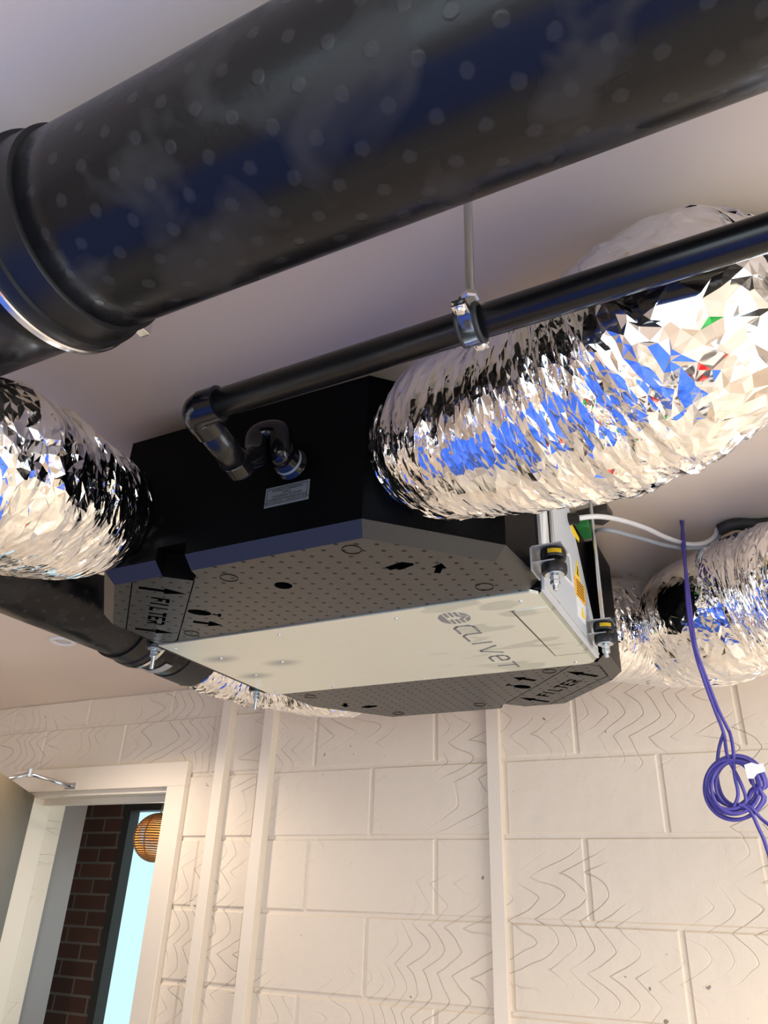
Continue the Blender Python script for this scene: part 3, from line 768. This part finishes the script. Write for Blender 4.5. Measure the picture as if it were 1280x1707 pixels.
# ------------------------------------------------------------------ foil ducts
def vnoise(shape, fx, fy, rng, wrap=True):
    """value noise, fx cells along the length, fy cells around (periodic)"""
    g = rng.random((fx + 2, fy)); x = np.linspace(0, fx, shape[0]); y = np.arange(shape[1]) / shape[1] * fy
    xi = x.astype(int); yi = y.astype(int); tx_ = (x - xi)[:, None]; ty = (y - yi)[None, :]
    a = g[xi][:, yi]; b = g[xi + 1][:, yi]; c = g[xi][:, (yi + 1) % fy]; d = g[xi + 1][:, (yi + 1) % fy]
    return (a * (1 - tx_) + b * tx_) * (1 - ty) + (c * (1 - tx_) + d * tx_) * ty - .5
def foil_duct(name, pts, rad, label, seed, cat='duct', amp=1.0, step=.0046, fq=1.0, ease=70):
    P, rr = smooth_path(pts, rad, 24)
    d = np.r_[0, np.cumsum(np.linalg.norm(np.diff(P, axis=0), axis=1))]; s = np.arange(0, d[-1], .004)
    P = np.stack([np.interp(s, d, P[:, i]) for i in range(3)], 1); rr = np.interp(s, d, rr)
    for _k in range(ease):        # ease the bends
        P[1:-1] = .5 * P[1:-1] + .25 * (P[:-2] + P[2:]); rr[1:-1] = .5 * rr[1:-1] + .25 * (rr[:-2] + rr[2:])
    d = np.r_[0, np.cumsum(np.linalg.norm(np.diff(P, axis=0), axis=1))]; Lg = d[-1]
    n = int(Lg / step); rng = np.random.default_rng(seed); R0 = float(np.max(rr)); circ_ = 2 * math.pi * R0
    seg = int(circ_ / .0115); s = np.linspace(0, Lg, n); ds = s[1]
    Ps = np.stack([np.interp(s, d, P[:, i]) for i in range(3)], 1); _, T_, N_ = frames([Vector(p) for p in Ps])
    sh = (n, seg); tt = np.arange(seg) / seg
    calm = np.clip(vnoise(sh, max(2, int(Lg * 9)), 4, rng) * 2.2 + .75, .28, 1.25)
    D = vnoise(sh, max(2, int(Lg * 9)), 5, rng) * .010
    rid = vnoise(sh, max(2, int(Lg * 42 * fq)), 8, rng); D += -np.abs(rid) * .015 * calm
    rid = vnoise(sh, max(2, int(Lg * 105 * fq)), 17, rng); D += rid * .0060 * calm
    D += rng.normal(0, 1, sh) * .0006 * calm
    D = (D + .004) * amp
    js = rng.uniform(-.42, .42, sh) * ds; jt = rng.uniform(-.42, .42, sh) / seg
    # creases lean a little, differently along the duct
    lean = vnoise(sh, max(2, int(Lg * 6)), 3, rng) * .028; js = js + lean; js[:2] *= 0; js[-2:] *= 0
    bm = bmesh.new(); lay = bm.loops.layers.uv.verify(); V = []; UVs = []
    for i in range(n):
        row = []; uvr = []
        for k in range(seg):
            si = min(max(s[i] + js[i, k], 0), Lg); f_ = si / ds; i0 = min(int(f_), n - 2); f_ -= i0
            c_ = Vector(Ps[i0] * (1 - f_) + Ps[i0 + 1] * f_); N0 = N_[i0].lerp(N_[i0 + 1], f_); T0 = T_[i0].lerp(T_[i0 + 1], f_).normalized()
            B0 = T0.cross(N0); a_ = 2 * math.pi * (tt[k] + jt[i, k]); r_ = np.interp(si, d, rr) + D[i, k]
            row.append(bm.verts.new(c_ + (N0 * math.cos(a_) + B0 * math.sin(a_)) * r_)); uvr.append((si, (tt[k] + jt[i, k]) * circ_))
        V.append(row); UVs.append(uvr)
    for i in range(n - 1):
        for k in range(seg):
            k2 = (k + 1) % seg; w_ = circ_ if k2 == 0 else 0
            q = [(V[i][k], UVs[i][k]), (V[i][k2], (UVs[i][k2][0], UVs[i][k2][1] + w_)), (V[i + 1][k2], (UVs[i + 1][k2][0], UVs[i + 1][k2][1] + w_)), (V[i + 1][k], UVs[i + 1][k])]
            for tri in (((0, 1, 2), (0, 2, 3)) if rng.random() < .5 else ((0, 1, 3), (1, 2, 3))):
                f = bm.faces.new([q[j][0] for j in tri])
                for l, j in zip(f.loops, tri): l[lay].uv = q[j][1]
    bm.faces.new(V[0][::-1]); bm.faces.new(V[-1])
    t = thing(name, Vector(pts[0]), label, cat, 'silver foil flexible ducts')
    obj('foil_sleeve', bm, M_foil, t)
    return t
def C(*a): return circ(*a)
foil_duct('flexible_duct', [W(-.43, .925, .60), W(-.37, .87, .60), W(-.303, .815, .585), W(-.20, .79, .572), W(-.10, .765, .573), W(-.025, .745, .588), circ(1150, 550, 192, .134), circ(1216, 520, 160, .114), circ(1290, 486, 116, .084), W(.16, .84, .675), W(.26, .93, .68)],
          [.085, .10, .116, .123, .134, .141, .134, .114, .083, .082, .082], 'big crumpled silver foil duct bulging right of the pipe clamp', 3, amp=1.0, step=.0038, fq=1.35, ease=26)
foil_duct('flexible_duct', [W(-1.0, .90, .60), W(-.97, .835, .597), circ(108, 838, 120, .110), circ(20, 800, 146, .116), circ(-75, 768, 160, .118), W(-.90, .36, .405), W(-1.03, .32, .40)],
          [.088, .094, .110, .116, .118, .116, .116], 'crumpled silver foil duct entering from the left edge beside the unit', 11, amp=1.25)
foil_duct('flexible_duct', [W(-.42, 1.68, .60), W(-.37, 1.76, .61), circ(1040, 1047, 86, .13), circ(1092, 1050, 89, .137), circ(1145, 1048, 92, .137), circ(1200, 1024, 107, .139), circ(1262, 1000, 111, .139), circ(1350, 975, 118, .139), circ(1470, 930, 135, .139)],
          [.09, .11, .13, .138, .139, .14, .14, .14, .14], 'silver foil duct curving behind the hanging violet cable', 23, amp=1.15, step=.0042, fq=1.2)
foil_duct('flexible_duct', [W(-1.465, 1.60, .655), W(-1.465, 1.68, .655), W(-1.43, 1.80, .65), W(-1.33, 1.90, .64), W(-1.18, 1.92, .62), W(-1.05, 1.84, .60), W(-.98, 1.75, .60)],
          [.094, .10, .108, .11, .11, .105, .09], 'short silver foil duct below the far side of the unit, above the wall battens', 31, amp=2.1)

# ------------------------------------------------------------------ black rigid ducts
t = thing('insulated_duct', W(-.6, .366, .635), 'large dimpled black round duct crossing the top left corner', 'duct')
dy, dz, dr_ = .366, .635, .105
bm = tube([W(-.56 + .05 * i, dy, dz) for i in range(0, 40)], dr_, 72, uv=True); obj('duct_skin', bm, M_duct, t)
bm = tube([W(-1.25 + .05 * i, dy, dz) for i in range(0, 14)], dr_, 72, uv=True); obj('duct_skin', bm, M_duct, t)
x = -.606
o = obj('rubber_coupling', lathe_path(W(x + .004, dy, dz), (1, 0, 0), [(0, .108), (0, .1165), (.010, .1175), (.017, .1165), (.018, .112), (.024, .1105), (.050, .110), (.052, .105)], 96), M_rubber, t); soften(o)
o = obj('clamp_ring', lathe_path(W(x - .006, dy, dz), (1, 0, 0), [(0, .108), (0, .118), (.0015, .1195), (.0085, .1195), (.010, .118), (.010, .108)], 96), M_steel, t); soften(o)
o['label'] = 'bright steel clamp ring'
lug = at(0, 231, 546, x)
bm = box(lug + Vector((-.004, -.008, -.008)), lug + Vector((.012, .010, .010)), bevel=.002)
obj('clamp_lug', bm, M_steel, t)
obj('clamp_screw', lathe_path(lug + Vector((-.004, 0, 0)), (-.3, -.6, -.5), [(0, .004), (.006, .004), (.008, .002)], 10), M_steel, t)

t = thing('insulated_duct', W(-1.465, 1.4, .655), 'black round duct running toward the wall below the left foil duct', 'duct')
bx_, bz_, br = -1.465, .655, .1
bm = tube([W(bx_, .6 + .05 * i, bz_) for i in range(0, 19)], br, 64, uv=True); obj('duct_skin', bm, M_duct, t)
o = obj('rubber_coupling', lathe_path(W(bx_, 1.36, bz_), (0, 1, 0), [(0, .104), (0, .1065), (.05, .107), (.052, .110), (.068, .111), (.07, .104)], 80), M_rubber, t); soften(o)
o = obj('clamp_ring', lathe_path(W(bx_, 1.432, bz_), (0, 1, 0), [(0, .103), (0, .112), (.010, .112), (.010, .103)], 80), M_steel, t); soften(o)
bm = tube([W(bx_, 1.44 + .02 * i, bz_) for i in range(0, 8)], br + .001, 64, uv=True); obj('duct_skin', bm, M_duct, t)
o = obj('tape_band', lathe_path(W(bx_, 1.555, bz_), (0, 1, 0), [(0, .1015), (0, .104), (.10, .105), (.10, .10)], 80), M_matte, t); soften(o)
# steel foot strap under that duct
cpt = at(1, 250, 1112, 1.50)
bm = bmesh.new(); ang = np.radians(np.linspace(-118, -60, 12))
lo = []; hi = []
for a in ang:
    for y, L in ((1.49, lo), (1.515, hi)): L.append(bm.verts.new(W(bx_ + .1045 * math.cos(a), y, bz_ + .1045 * math.sin(a))))
for k in range(11): bm.faces.new((lo[k], lo[k + 1], hi[k + 1], hi[k]))
bmesh.ops.solidify(bm, geom=bm.faces[:], thickness=.002); obj('steel_strap', bm, M_galv, t)

# ------------------------------------------------------------------ condensate pipe
def PP(x): return W(x, .582 + .0052 * x, .555 + .0177 * x)
pr_ = .018
t = thing('drain_pipe', PP(-.573), 'long straight black plastic drain pipe crossing in front of the foil duct', 'pipe')
obj('pipe', tube([PP(-.56), PP(.9)], pr_, 40), M_pvc, t)
e0 = PP(-.573); yv = Vector((0, 1, 0)); p2 = at(1, 400, 781, .70)
d1 = Vector((1, .0052, .0177)).normalized(); d2 = (p2 - e0).normalized()
arc = [e0 + d1 * .018]
for k in range(1, 10):
    tt = k / 10; arc.append((e0 + d1 * .018) * (1 - tt) ** 2 + (e0 - d1 * .004) * 2 * tt * (1 - tt) + (e0 + d2 * .02) * tt ** 2)
arc.append(e0 + d2 * .02)
bm = tube(arc, .0215, 32); obj('elbow', bm, M_gloss, t)
o = obj('socket', lathe_path(e0 + d1 * .012, d1, [(0, .021), (.001, .0225), (.026, .0225), (.027, .0195)], 36), M_gloss, t); soften(o)
o = obj('socket', lathe_path(e0 + d2 * .012, d2, [(0, .021), (.001, .0222), (.024, .0222), (.025, .0185)], 36), M_gloss, t); soften(o)
obj('pipe', tube([e0 + d2 * .03, p2], pr_, 36), M_pvc, t)
o = obj('socket', lathe_path(p2 - d2 * .022, d2, [(0, .019), (.001, .0205), (.022, .0205), (.023, .016)], 36), M_gloss, t); soften(o)
q1 = at(1, 425, 762, .745); q2 = at(1, 432, 728, .755); q3 = at(1, 465, 722, .762); q4 = fp + Vector((0, -.03, 0))
pth = smooth_path([p2 - d2 * .004, q1, q2, q3, q4, fp], None, 8)
obj('trap_bend', tube([Vector(p) for p in pth], .0185, 28), M_gloss, t)
o = obj('compression_nut', lathe_path(fp + Vector((-.002, -.034, .004)), (0, 1, 0), [(0, .022), (.001, .0245), (.018, .0245), (.019, .021)], 12), M_gloss, t); soften(o)
o = obj('white_mark', lathe_path(fp + Vector((0, -.014, 0)), (0, 1, 0), [(0, .0232), (.004, .0232)], 24), M_greyc, t)
# pipe clamp and its rod
cx = -.2085
cc = PP(cx)
t = thing('pipe_clamp', cc, 'bright zinc pipe clamp with black rubber lining around the drain pipe', 'pipe clamp')
ax = d1
o = obj('rubber_lining', lathe_path(cc - ax * .0125, ax, [(0, .0185), (0, .0215), (.002, .0228), (.006, .0216), (.019, .0216), (.023, .0228), (.025, .0215), (.025, .0185)], 48), M_matte, t); soften(o)
for a0, a1 in ((8, 172), (188, 352)):
    bm = bmesh.new(); A = np.radians(np.linspace(a0, a1, 26)); rows = [[], []]
    for a in A:
        for j, s in enumerate((-.0075, .0075)):
            rows[j].append(bm.verts.new(cc + ax * s + Vector((0, math.cos(a), math.sin(a))) * .0222))
    for k in range(25): bm.faces.new((rows[0][k], rows[0][k + 1], rows[1][k + 1], rows[1][k]))
    bmesh.ops.solidify(bm, geom=bm.faces[:], thickness=-.0016)
    o = obj('clamp_half', bm, M_steel, t, True)
for s in (-1, 1):
    bm = bmesh.new()
    for zz in (.0016, -.0042): add_box(bm, cc + Vector((-.0075, s * .021, zz)), cc + Vector((.0075, s * .037, zz + .0022)))
    obj('clamp_lug', bm, M_steel, t)
    o = obj('clamp_screw', lathe_path(cc + Vector((0, s * .030, -.0042)), (0, 0, -1), [(-.016, .0026), (0, .0026), (0, .0058), (.002, .006), (.004, .0045), (.0045, .001)], 18), M_steel, t); soften(o)
nz = cc + Vector((0, 0, .0225))
o = obj('boss', lathe_path(nz, (0, 0, 1), [(0, .0075), (.014, .0075)], 6), M_rod, t)
o = obj('lock_nut', lathe_path(nz + Vector((0, 0, .013)), (0, 0, 1), [(0, .0080), (.0015, .0100), (.007, .0100), (.0085, .0080)], 6), M_rod, t)
pf = []; L = CEIL - nz.z - .018
for i in range(int(L / .0015)): pf += [(i * .0015, .0046), (i * .0015 + .00075, .0052)]
t2 = thing('threaded_rod', Vector((nz.x, nz.y, CEIL)), 'single bright threaded rod holding the clamp of the drain pipe', 'threaded rod')
obj('rod', lathe_path(nz + Vector((0, 0, .016)), (0, 0, 1), pf, 16), M_rod, t2, True)
o = obj('ceiling_nut', lathe_path(Vector((nz.x, nz.y, CEIL - .008)), (0, 0, 1), [(0, .010), (.008, .010)], 6), M_rod, t2)

# ------------------------------------------------------------------ cables
c0 = at(2, 1135, 868, .77); CY = c0.y
def cp(u, v, dy=0): return at(1, u, v, CY + dy)
t = thing('network_cable', c0, 'violet cable hanging from the ceiling with a coiled loop at its end', 'cable')
cr = .0032
A = [c0, cp(1140, 900, -.03), cp(1143, 960, -.08), cp(1147, 1020, -.11), cp(1157, 1080, -.11), cp(1172, 1130, -.08), cp(1192, 1185, -.03), cp(1206, 1222), cp(1213, 1262, -.008), cp(1232, 1300, -.01), cp(1243, 1330, -.008), cp(1238, 1350, -.006)]
B_ = [c0 + Vector((.003, .004, 0)), cp(1137, 905, -.027), cp(1145, 965, -.083), cp(1151, 1020, -.107), cp(1160, 1080, -.113), cp(1177, 1130, -.076), cp(1196, 1180, -.03), cp(1212, 1213), cp(1217, 1224), cp(1222, 1250, -.006), cp(1224, 1290, -.012), cp(1230, 1325, -.01), cp(1220, 1352, -.008)]
for path in (A, B_): obj('hanging_strand', tube([Vector(p) for p in smooth_path(path, None, 8)], cr, 10), M_purple, t)
rng = np.random.default_rng(5)
loops = bmesh.new()
pts = []
N = 8
for k in range(N):
    u0 = 1222 + rng.uniform(-7, 7) + (6 if k == 2 else 0); v0 = 1309 + rng.uniform(-5, 5)
    a_, b_ = rng.uniform(34, 47), rng.uniform(42, 53)
    if k in (3, 6): a_, b_ = 50, 55; u0 += 3
    if k == 5: a_, b_ = 30, 38
    for j in range(18):
        an = 2 * math.pi * j / 18 + .3
        pts.append(cp(u0 + a_ * math.cos(an), v0 + b_ * math.sin(an) * .97, -.012 + .0034 * k + .003 * math.sin(an * 2 + k)))
obj('coil', tube([Vector(p) for p in smooth_path(pts, None, 3)], cr, 10), M_purple, t)
obj('hanging_strand', tube([Vector(p) for p in smooth_path([cp(1206, 1222), cp(1198, 1250, .01), cp(1195, 1290, .012), cp(1203, 1325, .01), cp(1222, 1342, 0), cp(1250, 1345, -.01), cp(1268, 1364, -.01), cp(1300, 1395, -.02), cp(1330, 1460, -.02), cp(1345, 1640, 0)], None, 6)], cr, 10), M_purple, t)
obj('hanging_strand', tube([Vector(p) for p in smooth_path([cp(1230, 1340, -.01), cp(1250, 1352, -.01), cp(1264, 1380, -.012), cp(1276, 1408, -.012), cp(1288, 1460, -.012), cp(1300, 1620, 0)], None, 6)], cr, 10), M_purple, t)
tp = [(1240, 1275), (1252, 1271), (1263, 1274), (1272, 1272), (1276, 1286), (1262, 1290), (1256, 1298), (1246, 1298)]
bm = bmesh.new(); a = [bm.verts.new(cp(u, v, -.028)) for u, v in tp]; b = [bm.verts.new(cp(u, v, .006)) for u, v in tp]
bm.faces.new(a); bm.faces.new(b[::-1])
for i in range(len(a)): bm.faces.new((a[i], b[i], b[(i + 1) % len(a)], a[(i + 1) % len(a)]))
bmesh.ops.triangulate(bm, faces=bm.faces[:]); o = obj('tape_flag', bm, M_tape, t); o['label'] = 'white tape wrapped on the coil'

gl = at(0, 880 + 485 / 5.69, 820 + 245 / 5.69, xe + .02)
cend = at(2, 1196, 884, .757)
def mid(u, v, k, base=(gl, cend)):
    y = base[0].y * (1 - k) + base[1].y * k; return at(1, u, v, y)
t = tag(obj('power_cable', tube([Vector(p) for p in smooth_path([gl - Vector((.02, 0, 0)), mid(992, 861, .12), mid(1030, 866, .28), mid(1075, 880, .48), mid(1110, 896, .64), mid(1145, 907, .8), mid(1175, 905, .92), mid(1192, 893, 1.0), cend + Vector((.0, 0, .004))], None, 8)], .0052, 12), M_whitec), 'white sagging cable between the unit and the black sleeve', 'cable')
t = tag(obj('signal_cable', tube([Vector(p) for p in smooth_path([g0 + Vector((.01, .02, 0)), mid(1010, 883, .22), mid(1060, 895, .42), mid(1110, 909, .64), mid(1150, 914, .82), mid(1182, 910, .95), mid(1198, 896, 1.02), cend + Vector((.012, 0, .004))], None, 8)], .0040, 12), M_greyc), 'grey sagging cable just under the white cable', 'cable')
c1 = at(2, 1198, 884, .752); c2 = at(2, 1225, 874, .757); c3 = at(2, 1280, 873, .757); c4 = at(2, 1400, 850, .757)
pth = smooth_path([c1, c2, c3, c4], None, 20)
rr_ = [.0125 + (.0012 if i % 2 else 0) for i in range(len(pth))]
tag(obj('cable_sleeve', tube([Vector(p) for p in pth], rr_, 18), M_matte), 'black cable sleeve on the ceiling above the right foil duct', 'cable sleeve')
pcn = [at(2, *p, .755) for p in ((962, 862), (1012, 849), (1022, 864), (1005, 876), (985, 874))]
bm = prism([(p.x, p.y) for p in pcn], EYE + .755, None, CEIL)
tag(obj('ceiling_bracket', bm, M_darkgrey), 'dark flat metal plate on the ceiling behind the green terminal', 'bracket')
